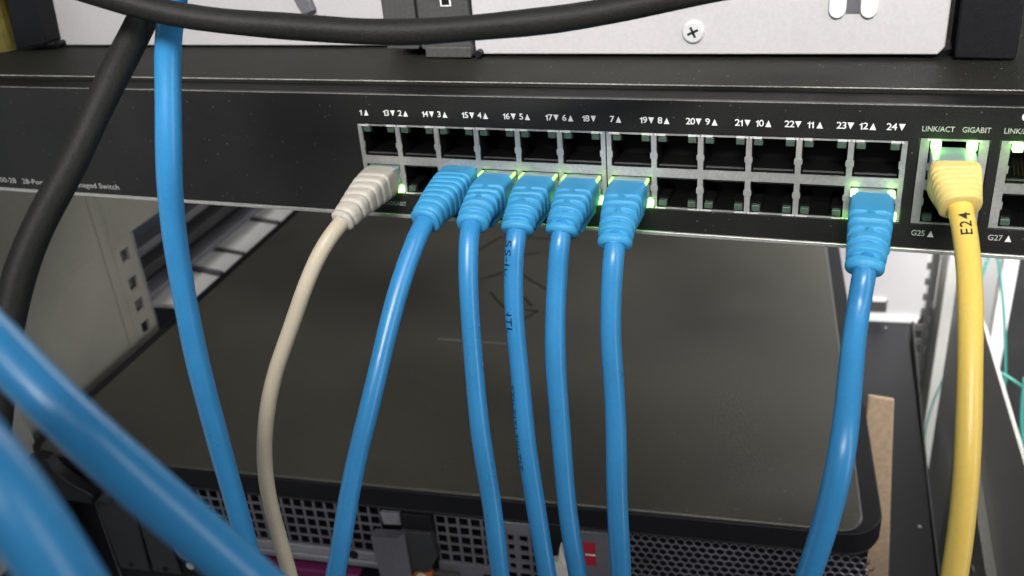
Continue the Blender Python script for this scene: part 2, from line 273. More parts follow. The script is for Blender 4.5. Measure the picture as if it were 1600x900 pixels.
FIB = [
 ( [[275.6, 498.1, -598.4], [260.5, 492.5, -548.8], [255.6, 488.0, -507.8], [253.3, 483.7, -454.0], [251.0, 479.4, -410.0], [251.0, 475.4, -374.5], [254.7, 471.8, -346.4], [261.7, 468.5, -328.2]] , 1.1 , 'thicker teal fibre running up just left of the yellow cable' ),
 ( [[250.8, 505.6, -507.9], [241.3, 500.5, -468.7], [237.2, 496.1, -437.6], [238.9, 492.2, -407.1], [244.5, 488.8, -377.4], [249.9, 485.4, -348.9], [252.9, 481.7, -327.7]] , 0.8 , 'thin teal fibre looping against the white rear post' ),
 ( [[269.7, 477.4, -347.8], [277.8, 474.2, -346.6], [288.3, 471.3, -349.0], [298.2, 468.3, -355.0], [308.5, 465.4, -363.4]] , 1.2 , 'teal fibre arching right from behind the yellow cable' ),
 ( [[274.7, 518.1, -263.8], [279.4, 514.6, -282.2], [285.9, 511.3, -309.8], [290.6, 507.7, -338.1], [294.4, 504.1, -367.1], [295.5, 500.2, -380.6]] , 1.1 , 'teal fibre hanging straight in front of the white post' ),
 ( [[269.5, 517.6, -264.0], [266.6, 513.3, -276.8], [263.8, 508.9, -286.8], [262.7, 504.8, -302.8]] , 1.2 , 'short teal fibre emerging under the switch beside the yellow cable' ),
 ( [[301.5, 460.6, -345.4], [300.7, 456.5, -361.2], [302.7, 452.7, -383.3], [308.4, 449.3, -405.3]] , 1.6 , 'teal fibre at the extreme right edge' ),
]

# ------------------------------------------------------------------ rack: setting behind and beside
def plate_grid(mb, x0, x1, z0, z1, y0, y1, holes):
    """front-facing sheet with rectangular holes (x0,x1,z0,z1)"""
    xs = sorted({x0, x1, *[h[0] for h in holes], *[h[1] for h in holes]}); zs = sorted({z0, z1, *[h[2] for h in holes], *[h[3] for h in holes]})
    def solid(i, j):
        if i < 0 or j < 0 or i >= len(xs)-1 or j >= len(zs)-1: return False
        cx, cz = (xs[i]+xs[i+1])/2, (zs[j]+zs[j+1])/2
        return not any(h[0] < cx < h[1] and h[2] < cz < h[3] for h in holes)
    idx = {}
    def V(i, j, k):
        key = (i, j, k)
        if key not in idx: idx[key] = len(mb.v); mb.v.append((xs[i], (y0, y1)[k], zs[j]))
        return idx[key]
    for i in range(len(xs)-1):
        for j in range(len(zs)-1):
            if not solid(i, j): continue
            mb.f.append((V(i,j,0), V(i+1,j,0), V(i+1,j+1,0), V(i,j+1,0)))
            mb.f.append((V(i,j,1), V(i,j+1,1), V(i+1,j+1,1), V(i+1,j,1)))
            if not solid(i-1,j): mb.f.append((V(i,j,0), V(i,j+1,0), V(i,j+1,1), V(i,j,1)))
            if not solid(i+1,j): mb.f.append((V(i+1,j,0), V(i+1,j,1), V(i+1,j+1,1), V(i+1,j+1,0)))
            if not solid(i,j-1): mb.f.append((V(i,j,0), V(i,j,1), V(i+1,j,1), V(i+1,j,0)))
            if not solid(i,j+1): mb.f.append((V(i,j+1,0), V(i+1,j+1,0), V(i+1,j+1,1), V(i,j+1,1)))
    return mb

# far walls of the cabinet (structure)
tag(MB().box(455, 900, 740, 746, -520, 260).build('wall', 'white', frame='S'), kind='structure')
tag(MB().box(-520, 448, 760, 766, -520, 260).build('wall', 'dark', frame='S'), kind='structure')
tag(MB().box(-520, 900, -40, 740, -526, -520).build('floor', 'dark', frame='S'), kind='structure')

# left side panel with its square-hole rail
sp = empty('rack_side_panel', 'S', 'beige painted rack side panel with square holed edge left of the server', 'rack panel')
holes = [(133.5, 142.0, z-4.2, z+4.2) for z in (50.5, 30.5, 14.5, -1.8, -17.6, -33.5)]
g = plate_grid(MB(), 14, 149, -90, 62, -14.4, -12, holes); g.v = [(y, x, z) for x, y, z in g.v]; g.build('side_sheet', 'beige', sp)
MB().prism([(14,62.1),(250,62.1),(250,170),(-60,170),(-60,27),(14,27)], 'x', -14.4, -12.0).build('side_sheet', 'beige', sp)
MB().box(-12.6, -11.6, 148.4, 149.6, -90, 62).build('sheet_edge', 'zinc_light', sp)
mb = MB(); mb.prism([(118,-90),(125,-90),(125,170),(118,170)], 'x', -11.9, -11.3); mb.build('pressed_rib', 'beige', sp, bevel=0.28, seg=3)
for pts in ([(96,104),(97,98),(92,93),(70,86)], [(128,82),(132,76),(127,71),(122,72)], [(136,66),(133,58),(126,60)]):
    mb = MB()
    for (a,b),(c,d) in zip(pts, pts[1:]):
        dx, dy = c-a, d-b; l = math.hypot(dx,dy); nx, ny = -dy/l*.5, dx/l*.5
        mb.add([(-11.85,a+nx,b+ny),(-11.85,a-nx,b-ny),(-11.85,c-nx,d-ny),(-11.85,c+nx,d+ny)], [(0,1,2,3)])
    mb.build('slot_cut', 'rust', sp)
for z in (30.5, 14.5): cn = MB().box(-18,-15,134.5,141,z-3,z+1.5); cn.build('cage_clip', 'zinc', sp)

# front post beside the panel
fp = empty('rack_front_post', 'S', 'white edged grey rack post at the lower left behind the blue cables', 'rack post')
MB().box(-46, -12.6, 11, 13.4, -140, 24).build('white_flange', 'white', fp, bevel=0.3)
MB().box(-12.4, 1.5, 8, 10.8, -140, 24).build('grey_flange', 'rust', fp, bevel=0.4)

# dark appliance and slide rails seen through the gap on the left
da = empty('black_appliance', 'S', 'black equipment case behind the holed rail at the left', 'equipment')
MB().box(-150, -36, 216, 520, -190, 28).build('case', 'black', da, bevel=1.5)
MB().box(-150, -36, 213, 216, 8, 24).build('front_strip', 'navy', da, bevel=0.5)
for i, (x0, x1, z0, z1, mm) in enumerate(((-34, -19, 54, 60, 'navy'), (-34, -19, 40, 44, 'zinc'), (-34, -19, 24, 29, 'dark'), (-34, -19, 8, 10, 'zinc'))):
    mb = MB(); mb.box(x0, x1, 150, 420, z0, z1)
    mb.box(x0+3, x1-2, 150, 420, z0-3, z0)
    tag(mb.build('slide_rail', mm, frame='S', bevel=0.5), ('navy painted slide rail nearest under the switch, left gap', 'grey steel slide rail second below the switch, left gap', 'dark slide rail third below the switch behind holed rail', 'thin grey slide rail lowest in the left gap')[i], 'rail', 'slide rails behind the left post')
wb_ = empty('white_bracket_rail', 'S', 'bright white support rail along the left edge of the server lid', 'rail')
MB().box(-35, -5, 176, 420, -9, -6).build('rail_top', 'white', wb_, bevel=0.5)
for y, w in ((222, 5), (258, 3), (318, 4)):
    MB().prism([(-35, y+8), (-35, y+8+w), (-5, y+w), (-5, y)], 'z', -5.9, -4.2).build('cross_clip', 'zinc', wb_)
MB().box(-36, -34.6, 176, 420, -14, -2).build('rail_lip', 'zinc_light', wb_)

# ------------------------------------------------------------------ rear server below
sv = empty('rack_server', 'S', 'dark grey lidded rack server with perforated steel back below the switch', 'server')
def rrect(x0, x1, y0, y1, r, n=8):
    o = []
    for cx, cy, a in ((x1-r, y0+r, -90), (x1-r, y1-r, 0), (x0+r, y1-r, 90), (x0+r, y0+r, 180)):
        for k in range(n+1):
            t = math.radians(a + 90*k/n); o.append((cx + r*math.cos(t), cy + r*math.sin(t)))
    return o
MB().prism(rrect(7.5, 425.8, 0.6, 700, 11), 'z', -3, 0).build('lid', 'lid', sv, bevel=2.0, seg=5)
MB().prism(rrect(0.2, 434, -0.6, 702, 17), 'z', -12.4, -1.2).build('lid_rim', 'black', sv, bevel=0.8, seg=2)
MB().prism(rrect(1.5, 432.6, 0.3, 700, 15), 'z', -14.0, -12.4).build('rim_seam', 'dark', sv, bevel=0.3)
MB().box(3, 431, 20, 690, -130, -14.1).build('chassis', 'black', sv)
# dark marker strokes and a light scratch on the lid
for pts in ([(192,291),(252,292)], [(192,291),(180,263)], [(196,221),(206,230),(214,241)], [(208,203),(214,194),(223,182)], [(222,232),(232,222),(245,210)], [(217,262),(228,267)], [(232,198),(240,186)], [(236,181),(245,180),(238,168)]):
    MB().stroke(pts, 2.0, 0.12).build('marker_stroke', 'marker', sv)
MB().stroke([(191,139.5),(235,138)], 0.9, 0.12).build('scratch', 'scratch', sv)

def perforated(x0, z0, nx, nz, px, pz, hx, hz, y0, y1, kind='square', skip=None):
    mb = MB(); shared = {}
    for j in range(nz):
        for i in range(nx):
            if skip and skip(i, j): continue
            ox = (px/2 if kind == 'hex' and j % 2 else 0)
            cx, cz = x0 + px*(i+.5) + ox, z0 - pz*(j+.5)
            if kind == 'square':
                O = [(cx-px/2,cz-pz/2),(cx+px/2,cz-pz/2),(cx+px/2,cz+pz/2),(cx-px/2,cz+pz/2)]
                H = [(cx-hx/2,cz-hz/2),(cx+hx/2,cz-hz/2),(cx+hx/2,cz+hz/2),(cx-hx/2,cz+hz/2)]
            else:
                O = [(cx + px/math.sqrt(3)*math.sin(math.radians(60*k)), cz + pz*2/3*math.cos(math.radians(60*k))) for k in range(6)]
                H = [(cx + hx/math.sqrt(3)*math.sin(math.radians(60*k)), cz + hz*2/3*math.cos(math.radians(60*k))) for k in range(6)]
            n = len(O)
            vs = [(a,y0,b) for a,b in O] + [(a,y0,b) for a,b in H] + [(a,y1,b) for a,b in H]
            fs = [(k,(k+1)%n,n+(k+1)%n,n+k) for k in range(n)] + [(n+k,n+(k+1)%n,2*n+(k+1)%n,2*n+k) for k in range(n)]
            mb.add(vs, fs)
    return mb
Y0, Y1 = 2.0, 2.8
# left bay: square mesh, ribs, magenta handle
perforated(96, -14.8, 18, 6, 5.9, 5.9, 4.75, 4.85, Y0, Y1, skip=lambda i, j: (j > 4 and i < 13) or (j == 5) and i in (16,)).build('square_mesh', 'zinc', sv)
mb = MB(); mb.box(96, 199, 0.6, 3.3, -49.5, -44.5); mb.box(96, 199, -0.4, 3.3, -52.2, -49.5); mb.box(96, 199, 1.0, 3.3, -55.0, -52.2)
mb.build('pressed_ledge', 'zinc_light', sv, bevel=0.7, seg=3)
mb = MB(); mb.box(112, 187, -4, 3, -92, -56.5); hd = mb.build('magenta_handle', 'purple', sv, bevel=1.5, seg=3)
mb = MB()
for k in range(12): mb.box(116+k*6, 119+k*6, -4.35, -4.0, -90, -60)
mb.build('grip_rib', 'purple', hd, bevel=0.15)
mb = MB(); mb.box(188.6, 203, -3, 3, -92, -57.6); mb.box(193.2, 193.8, -3.2, -3, -92, -58); mb.build('port_cover', 'black', sv, bevel=0.5)
MB().cyl((184.5,-46.5), 'y', 2.6, 0.2, 0.6, 20).build('screw_hole', 'black', sv)
# latch bracket
la = MB(); la.prism([(203.5,-16.2),(214,-15.6),(216.5,-22.5),(204.5,-23.5)], 'y', -0.4, 1.9); la.build('bracket_tab', 'zinc_light', sv, bevel=0.3)
mb = MB(); mb.prism([(198.5,-28.5),(212.0,-27.6),(216.5,-24.2),(216.5,-72),(201,-72)], 'y', -5.0, 1.8); br = mb.build('latch_bracket', 'zinc', sv, bevel=0.4)
mb = MB(); mb.prism([(216.6,-24.0),(229.5,-23.5),(231.5,-38),(226,-49),(217,-52)], 'y', -3.2, 1.8); mb.build('bracket_side', 'dark', sv, bevel=0.5)
MB().box(214, 230, -1.5, 2, -24, -14.6).build('hinge_block', 'black', sv, bevel=0.5)
# right bay plate and mesh
perforated(230.5, -16.0, 8, 5, 5.9, 5.9, 4.6, 4.7, Y0, Y1, skip=lambda i, j: False).build('square_mesh', 'zinc', sv)
MB().prism([(229.6,-45.6),(259.5,-45.6),(259.5,-50.5),(252,-51),(252,-92),(229.6,-92)], 'y', 1.6, 3.4).build('connector_plate', 'zinc', sv, bevel=0.3)
MB().box(252.6, 284, 1.6, 3.4, -92, -51.6).build('blank_cover', 'black', sv, bevel=0.3)
MB().box(264, 284, 0.8, 3.5, -22.5, -15.0).build('folded_strip', 'zinc', sv, bevel=0.4)
perforated(263.5, -22.6, 3, 5, 7.0, 5.9, 5.5, 4.6, 1.4, 3.0).build('coarse_mesh', 'zinc', sv)
for x, z in ((223, -47.4), (206.5, -66)):
    sc_ = MB(); sc_.cyl((x, z), 'y', 2.4, 0.6, 2, 18); s1 = sc_.build('screw', 'black', sv, bevel=0.3)
    MB().cyl((x-.3, z+.3), 'y', 1.1, 0.2, 0.62, 14).build('screw_face', 'chrome', s1)
mb = MB(); mb.cyl((221.5, -54.5), 'y', 5.4, -4.0, 2, 22, 5.8); am = mb.build('amber_connector', 'amber', sv, bevel=0.6)
MB().cyl((222, -51.5), 'y', 2.6, -5.2, -4, 18).build('connector_tip', 'cream', am, bevel=0.5)
MB().box(227.4, 240, -1.5, 1.8, -92, -50.6).build('socket_block', 'frame', sv, bevel=0.6)
# gap with pale plug
MB().box(284.6, 300.4, 1.0, 3.5, -92, -15).build('gap_cover', 'black', sv)
mb = MB(); mb.prism([(287.6,-33),(291.5,-31.5),(293.5,-22),(295.5,-31.5),(298.5,-33),(299.5,-92),(287,-92)], 'y', -5, 1); mb.build('pale_plug', 'cream', sv, bevel=1.2, seg=3)
# grey plate with red label
MB().box(300.6, 321.5, 0.2, 3.5, -92, -15.4).build('label_plate', 'zinc', sv, bevel=0.3)
rl = MB(); rl.box(301.6, 309.4, -0.15, 0.2, -28.2, -21.6); rl.box(301.6, 309.4, -0.15, 0.2, -35.6, -29.4); rl.build('red_label', 'red', sv)
MB().box(304.5, 309.2, -0.2, 0.15, -29.3, -28.7).build('label_line', 'print', sv)
mb = MB()
for z in (-21, -33, -45, -57): mb.cyl((320.4, z), 'y', 0.9, 0.0, 0.2, 10)
mb.build('plate_hole', 'black', sv)
# hexagonal mesh
hexm = perforated(322.5, -15.6, 27, 18, 3.95, 3.42, 3.3, 2.95, 1.6, 2.4, kind='hex'); hexm.build('hex_mesh', 'zinc', sv)
# left ear with two raised cover strips
ea = MB(); ea.box(24, 94, -3, 2, -120, -14.2); ea.build('left_ear', 'black', sv, bevel=0.8)
MB().prism([(42.6,-18.5),(62,-17),(66,-24),(62.5,-71),(44,-71)], 'y', -5, -3).build('ear_strip', 'dark', sv, bevel=0.9, seg=3)
MB().prism([(66.2,-20),(74,-22),(81,-50),(82,-71),(65,-71)], 'y', -4.6, -3).build('ear_strip', 'dark', sv, bevel=0.9, seg=3)
MB().box(40.8, 41.5, -3.5, -3, -110, -18).build('ear_line', 'zinc', sv)
for x, z in ((52.5,-67), (73,-68)): MB().cyl((x, z), 'y', 1.6, -5.15, -4.4, 14).build('ear_hole', 'black', sv)
s2 = MB().cyl((89, -64), 'y', 2.4, -4.2, -3, 16).build('screw', 'chrome', sv, bevel=0.4)
MB().prism([(83.5,-51),(85,-57),(92,-60),(92.5,-58),(86.5,-55.5)], 'y', -5.2, -3).build('wire_clip', 'zinc_light', sv, bevel=0.3)
# black lever at the left corner
lv = MB(); lv.prism([(12,-6),(16,6),(24,9),(30,8),(33,0),(40,-6),(52,-13),(50,-19),(34,-18),(30,-30),(28,-90),(18,-90),(16,-24)], 'y', -14, -6); lv.build('release_lever', 'black', sv, bevel=1.5, seg=3)
MB().box(34, 56, -8, -3, -22, -16.5).build('lever_tab', 'dark', sv, bevel=0.8)

# ------------------------------------------------------------------ right hand side: shelf, board, posts
sh = empty('black_shelf', 'S', 'long black equipment tray to the right of the server lid', 'shelf')
MB().prism([(436,406),(507.5,406),(502,383),(490,196),(484,117),(476,-20),(436,-20)], 'z', -126, -120).build('tray_top', 'black', sh, bevel=0.6)
MB().prism([(507.7,407),(509,407),(491.4,196),(477.4,-20),(476.2,-20),(490.2,196)], 'z', -150, -119).build('tray_edge', 'dark', sh)
for x, y in ((480, 150), (486, 395)): MB().cyl((x, y), 'z', 1.1, -119.9, -119.6, 10).build('rivet', 'zinc_light', sh)
sb = empty('silver_case', 'S', 'pale silver equipment case behind the black shelf at right', 'equipment')
MB().box(436, 514, 410, 520, -119.5, 10).build('case', 'silver', sb, bevel=1.0)
MB().box(436, 512, 407, 410, -121, -116).build('bottom_lip', 'white', sb, bevel=0.5)
MB().box(473.5, 487, 408.2, 410, -112.5, -101).build('dark_clip', 'frame', sb, bevel=0.5)
MB().box(475, 485.8, 407.6, 409, -102.6, -99.6).build('clip_lip', 'white', sb, bevel=0.3)
tb = MB(); tb.prism([(434.9,5.2),(447.6,3.6),(449.6,-26),(456.5,-118),(436.8,-118),(435.2,-25)], 'y', 98, 100.6)
tag(tb.build('tan_board', 'tan', frame='S', bevel=0.9, seg=3), 'tan fibreboard strip standing upright beside the server lid', 'board')
# rear post with square holes
rp = empty('rack_rear_post', 'S', 'grey rear rack post with column of square holes right of the server', 'rack post')
holes = [(525.2, 534.4, z-4.9, z+4.9) for z in [-72-15.9*k for k in range(-2, 16)]]
plate_grid(MB(), 521, 541, -420, -30, 498, 500.5, holes).build('square_hole_rail', 'post', rp)
MB().box(542, 556.5, 470, 500, -420, -30).build('post_flange', 'sheet', rp, bevel=0.8)
mb = MB()
for z in [-150-16*k for k in range(12)]: mb.box(538, 539.3, 497.2, 498, z-3.5, z+3.5)
mb.build('slot_row', 'zinc_light', rp)
MB().box(505, 519, 520, 524, -420, -30).build('inner_strip', 'white', rp)
# right hand post
MB_ = empty('white_side_post', 'S', 'white vertical post at the right edge behind teal fibres', 'rack post')
MB().box(594, 606.5, 500, 512, -420, -30).build('post', 'white', MB_, bevel=1.0)
MB().box(608, 700, 505, 509, -420, -30).build('dark_return', 'dark', MB_)
# side plate, folded
pl = empty('folded_side_plate', 'S', 'grey folded steel side plate leaning away behind the yellow cable', 'rack panel')
MB().prism([(330,-32),(241,-32),(125,-47),(20,-62),(20,-300),(330,-300)], 'x', 520, 522.5).build('upper_sheet', 'sheet', pl, bevel=0.5)
MB().prism([(236,-95),(201,-105),(125,-130),(60,-152),(60,-300),(236,-300)], 'x', 513.5, 519.8).build('folded_flange', 'rust', pl, bevel=0.6)
for y, z in ((176,-118), (150,-150)): MB().box(512.9, 513.6, y-3, y+3, z-9, z+2).build('bright_slot', 'zinc_light', pl)
mb = MB(); mb.box(525, 530.5, 300, 303, -330, -112)
tag(mb.build('narrow_upright', 'zinc_light', frame='S', bevel=0.5), 'narrow zinc upright left of the yellow cable near the bottom', 'rack post')
mb = MB(); mb.box(470, 560, 560, 566, -520, -190)
tag(mb.build('dark_cabinet_wall', 'dark', frame='S'), 'dark cabinet side low behind the teal fibres', 'rack panel')

# ------------------------------------------------------------------ network switch
sw = empty('network_switch', 'W', 'black rack network switch with two rows of ports across the photo', 'network switch')
XL, XR, ZT, ZB = -217, 223, 10.25, -31.7
holes = [(-0.15, 170.95, -24.2, 0.1), (173.7, 191.1, -24.2, 1.1), (193.6, 211.0, -24.2, 1.1)]
plate_grid(MB(), XL, XR, ZB, ZT, 0, 2.0, holes).build('front_panel', 'face', sw, bevel=0.25)
MB().box(XL, XR, 2.05, 13.2, 7.5, ZT-0.35).build('top_bezel', 'bezel', sw, bevel=0.3)
MB().box(XL, XR, 13.3, 250, 4, ZT+0.9).build('casing', 'lid_sw', sw, bevel=0.6, seg=3)
MB().box(XL, XR, 13.05, 13.45, ZT+0.62, ZT+0.97).build('lid_edge_glint', 'edge_glint', sw, bevel=0.1)  # highlight line along the lid edge, painted as a pale strip
MB().box(XL, XR, -0.03, 0.4, ZT-0.22, ZT+0.03).build('face_edge_glint', 'edge_glint_dim', sw, bevel=0.1)  # same for the face top edge: a painted highlight
mb = MB(); mb.box(XL, XR, -0.5, 250, ZB-1.4, ZB-0.05); mb.build('bottom_lip', 'lip', sw, bevel=0.35)
MB().box(XL, XR, 18, 248, ZB+0.1, 3.9).build('chassis', 'black', sw)

PW, PITCH = 12.4, 14.0
def upper(c, lit, frame_o, zt=-0.62): socket(c, zt, zt-10.4, True, lit, frame_o)
def socket(cx, zt, zb, up, lit, parent, litgold=False):
    """one jack: black housing open to the front, two corner lamps, tongue and contacts"""
    x0, x1 = cx-PW/2, cx+PW/2; t = 0.5
    mb = MB()
    mb.box(x0, x1, 13, 13.6, zb, zt)
    mb.box(x0-.3, x0+.25, 0.9, 13, zb, zt); mb.box(x1-.25, x1+.3, 0.9, 13, zb, zt)
    mb.box(x0, x1, 0.9, 13, zt-.2, zt+.3); mb.box(x0, x1, 0.9, 13, zb-.3, zb+.2)
    # shoulders either side of the latch notch
    za, zc = (zt-.2, zt-2.7) if up else (zb+2.7, zb+.2)
    mb.box(x0+.25, x0+3.2, 2.2, 13, min(za,zc), max(za,zc)); mb.box(x1-3.2, x1-.25, 2.2, 13, min(za,zc), max(za,zc))
    so = mb.build('port_socket', 'socket', parent)
    for s, l in ((-1, lit[0]), (1, lit[1])):
        xc = cx + s*(PW/2-1.75)
        z0, z1 = (zt-2.25, zt-.35) if up else (zb+.35, zb+2.25)
        if l:                                                       # the lit lamp throws a little light on the metal round it
            pt = bpy.data.lights.new('green_lamp_light', 'POINT'); pt.energy = 1.1e-3*(0.7 if up else 1.1); pt.color = (0.2, 1.0, 0.06); pt.shadow_soft_size = 0.0005
            po = bpy.data.objects.new('green_lamp_light', pt); COL.objects.link(po); po.parent = parent; po.location = (xc*MM, -1.6*MM, (z0+z1)/2*MM)
        m = MB().box(xc-(1.6 if l and not up else 1.25), xc+((2.3 if s > 0 else 1.6) if l and not up else 1.25), -0.45 if l else 0.35, 2.2, z0-(.15 if l else 0), z1+(.15 if l else 0)).build('status_lamp', ('white_hot' if l == 2 else 'green') if l else 'lens', parent, bevel=0.3)
    zr = (zb+0.5) if up else (zt-0.9)
    MB().box(x0+.6, x1-.6, 1.4, 2.2, zr, zr+.35).build('tongue', 'rib', so)
    pm = MB()
    for k in range(8):
        xx = cx-3.57+1.02*k
        zz = zb+1.2 if up else zt-1.5
        pm.add([(xx-.15,4,zz),(xx+.15,4,zz),(xx+.15,11,zz+(2.6 if up else -2.6)),(xx-.15,11,zz+(2.6 if up else -2.6))], [(0,1,2,3)])
    
    if litgold: pm.build('contact_pins', 'gold', so)
def frame_block(x0, n, zt, w, litmap, first, edge):
    """stamped metal shield round 2 x n jacks"""
    x1 = x0 + w; cs = [x0 + edge + PW/2 + PITCH*k for k in range(n)]
    H = [(c-PW/2, c+PW/2, -11.05, zt-.55) for c in cs] + [(c-PW/2, c+PW/2, -23.7, -13.85) for c in cs]
    fr = plate_grid(MB(), x0, x1, -24.1, zt, 0.25, 0.8, H)
    for k in range(n-1):                                            # spring bulges on the dividers
        d = (cs[k]+cs[k+1])/2
        for z in (-7.2, -17.6): fr.prism([(d-.95,z-.9),(d-1.15,z-.5),(d-1.15,z+.7),(d-.95,z+1.1),(d+.95,z+1.1),(d+1.15,z+.7),(d+1.15,z-.5),(d+.95,z-.9)], 'y', 0.12, 0.24)
    for d, s in ((x0+edge, 1), (x1-edge, -1)):
        for z in (-7.2, -17.6): fr.box(min(d, d+s*.35), max(d, d+s*.35), 0.12, 0.8, z-.9, z+1.1)
    fo = fr.build('port_frame', 'shield', sw)
    sp_ = MB(); lo_ = MB()
    for c in cs:
        for a, b in ((-PW/2-.55, -PW/2+.1), (-PW/2+.3, -PW/2+2.7), (PW/2-2.9, PW/2-.35), (PW/2-.15, PW/2+.5)):
            sp_.box(c+a, c+b, -0.05, 0.24, zt-.62, zt-.02)
            if w < 30: continue
            lo_.box(c+a, c+b, 0.0, 0.24, -24.05, -23.75)
    if n > 1: sp_.build('upper_shield_lip', 'spring', fo); lo_.build('lower_shield_lip', 'spring', fo)
    else:
        for q0 in range(0, len(sp_.v), 8):
            one = MB(); one.add(sp_.v[q0:q0+8], [(0,3,2,1),(4,5,6,7),(0,1,5,4),(1,2,6,5),(2,3,7,6),(3,0,4,7)]); one.build('shield_finger', 'spring', fo)
    for k, c in enumerate(cs):
        socket(c, zt-.55, -11.05, True, litmap.get(first+k, (0,0)), fo, first > 12)
        socket(c, -13.85, -23.7, False, litmap.get(first+k+100, (0,0)), fo)
    return cs
LIT = {101: (1,2), 103: (1,1), 104: (1,2), 105: (1,2), 106: (1,2), 107: (1,2), 112: (2,2), 25: (2,2), 27: (2,2)}
cA = frame_block(0.0, 6, 0.0, 85.2, LIT, 1, 1.4)
cB = frame_block(85.6, 6, 0.0, 85.2, LIT, 7, 1.4)
PWs = PW
cC = frame_block(173.9, 1, 1.0, 17.0, LIT, 25, 2.3)
cD = frame_block(193.8, 1, 1.0, 17.0, LIT, 27, 2.3)

# lettering
TS = 2.7
def tri(x, z, up, s=1.0):
    h, w = 1.95*s, 1.75*s
    pts = [(x-w/2,z-h/2),(x+w/2,z-h/2),(x,z+h/2)] if up else [(x-w/2,z+h/2),(x+w/2,z+h/2),(x,z-h/2)]
    return MB().add([(a,-0.06,b) for a,b in pts], [(0,1,2)]).build('arrow_print', 'print', sw)
def num(s, x, z=4.0):
    """digits set one by one; the 1 is drawn with its flag"""
    adv = [0.98 if ch == '1' else 1.34 for ch in s]; w = sum(adv); xx = x - w/2
    mb = MB()
    for ch, a_ in zip(s, adv):
        c = xx + a_/2; xx += a_
        if ch == '1':
            mb.add([(c+.0,-0.06,z-.95),(c+.36,-0.06,z-.95),(c+.36,-0.06,z+.95),(c+.06,-0.06,z+.95),(c+.0,-0.06,z+.72)], [(0,1,2,3,4)])
            mb.add([(c+.0,-0.06,z+.72),(c-.42,-0.06,z+.55),(c-.42,-0.06,z+.25),(c+.0,-0.06,z+.38)], [(0,1,2,3)])
        else: 
            me = text_mesh(ch, TS, 0.03); mb.add([(c+v.co.x*1.12, -0.06, z+v.co.y*1.02) for v in me.vertices], [tuple(p.vertices) for p in me.polygons]); bpy.data.meshes.remove(me)
    mb.build('lettering', 'print', sw)
LZ = 4.0
num('1', 2.2); tri(4.2, LZ, True)
for blk, x0 in ((0, 0.0), (1, 85.6)):
    for k in range(1, 6):
        d = x0 + 0.7 + 14*k; lo = (13 if blk == 0 else 19) + k - 1; hi = (2 if blk == 0 else 8) + k - 1
        num(str(lo), d-3.1); tri(d-0.75, LZ, False)
        w = 0.75 if hi > 9 else 0
        num(str(hi), d+1.9+w); tri(d+3.9+w*1.6, LZ, True)
num('18', 79.4); tri(81.8, LZ, False); num('7', 87.6); tri(89.6, LZ, True); num('24', 166.2); tri(168.8, LZ, False)
for s, x in (('LINK/ACT', 177.9), ('GIGABIT', 187.3), ('LINK/ACT', 197.9), ('GIGABIT', 207.3)):
    face_text(s, x, 3.75, 2.15, 'print_dim', sw, bold=0.015, squash=0.86)
for s, x, up in (('G25', 176.2, True), ('G26', 186.9, False), ('G27', 196.0, True), ('G28', 206.8, False)):
    face_text(s, x, -27.0, 2.4, 'print_dim', sw, bold=0.03, squash=0.9); tri(x+3.3, -27.0, up)
face_text('LINK/ACT', 4.4, -28.0, 2.0, 'print_dim', sw, bold=0.01, squash=0.8); face_text('GIGABIT', 11.2, -28.0, 2.1, 'print_dim', sw, bold=0.01, squash=0.8)
face_text('300-28   28-Port Gigabit Managed Switch', -108.3, -28.5, 3.0, 'print_dim', sw, align='RIGHT', squash=1.25, bold=0.02)
face_text('C', 198.6, 7.6, 3.4, 'print', sw, bold=0.05)

# ------------------------------------------------------------------ patch cables
def loft(mb, fr, secs, n=48):
    """secs: (path index float 0..1, half width, half height, exponent, up offset, groove depth, mode)"""
    vs = []; fs = []
    for (p, t, a, b), (hw, hh, ex, off, g, mode) in secs_on(fr, secs):
        for j in range(n):
            an = 2*math.pi*j/n; c, s = math.cos(an), math.sin(an)
            k = (abs(c)**ex + abs(s)**ex)**(-1/ex)
            gg = g
            if mode == 1: gg = g if (abs(c) > 0.24) else g*0.0          # groove broken at top and bottom centre
            vs.append(p + a*(c*k*(hw-gg)) + b*(s*k*(hh-gg) + off))
    L = len(vs)//n
    for i in range(L-1):
        for j in range(n): fs.append((i*n+j, i*n+(j+1)%n, (i+1)*n+(j+1)%n, (i+1)*n+j))
    fs.append(tuple(range(n))[::-1]); fs.append(tuple((L-1)*n+j for j in range(n)))
    mb.add(vs, fs)
def arc(path):
    s = [0.0]
    for i in range(1, len(path)): s.append(s[-1] + (path[i]-path[i-1]).length)
    return s
def at_s(fr, S, s):
    if s <= S[0]: return fr[0]
    for i in range(1, len(S)):
        if S[i] >= s:
            k = (s-S[i-1])/max(1e-9, S[i]-S[i-1])
            return tuple(fr[i-1][q].lerp(fr[i][q], k) for q in range(4))
    return fr[-1]
def secs_on(fr_S, secs):
    fr, S = fr_S
    for sec in secs: yield at_s(fr, S, sec[0]), sec[1:]
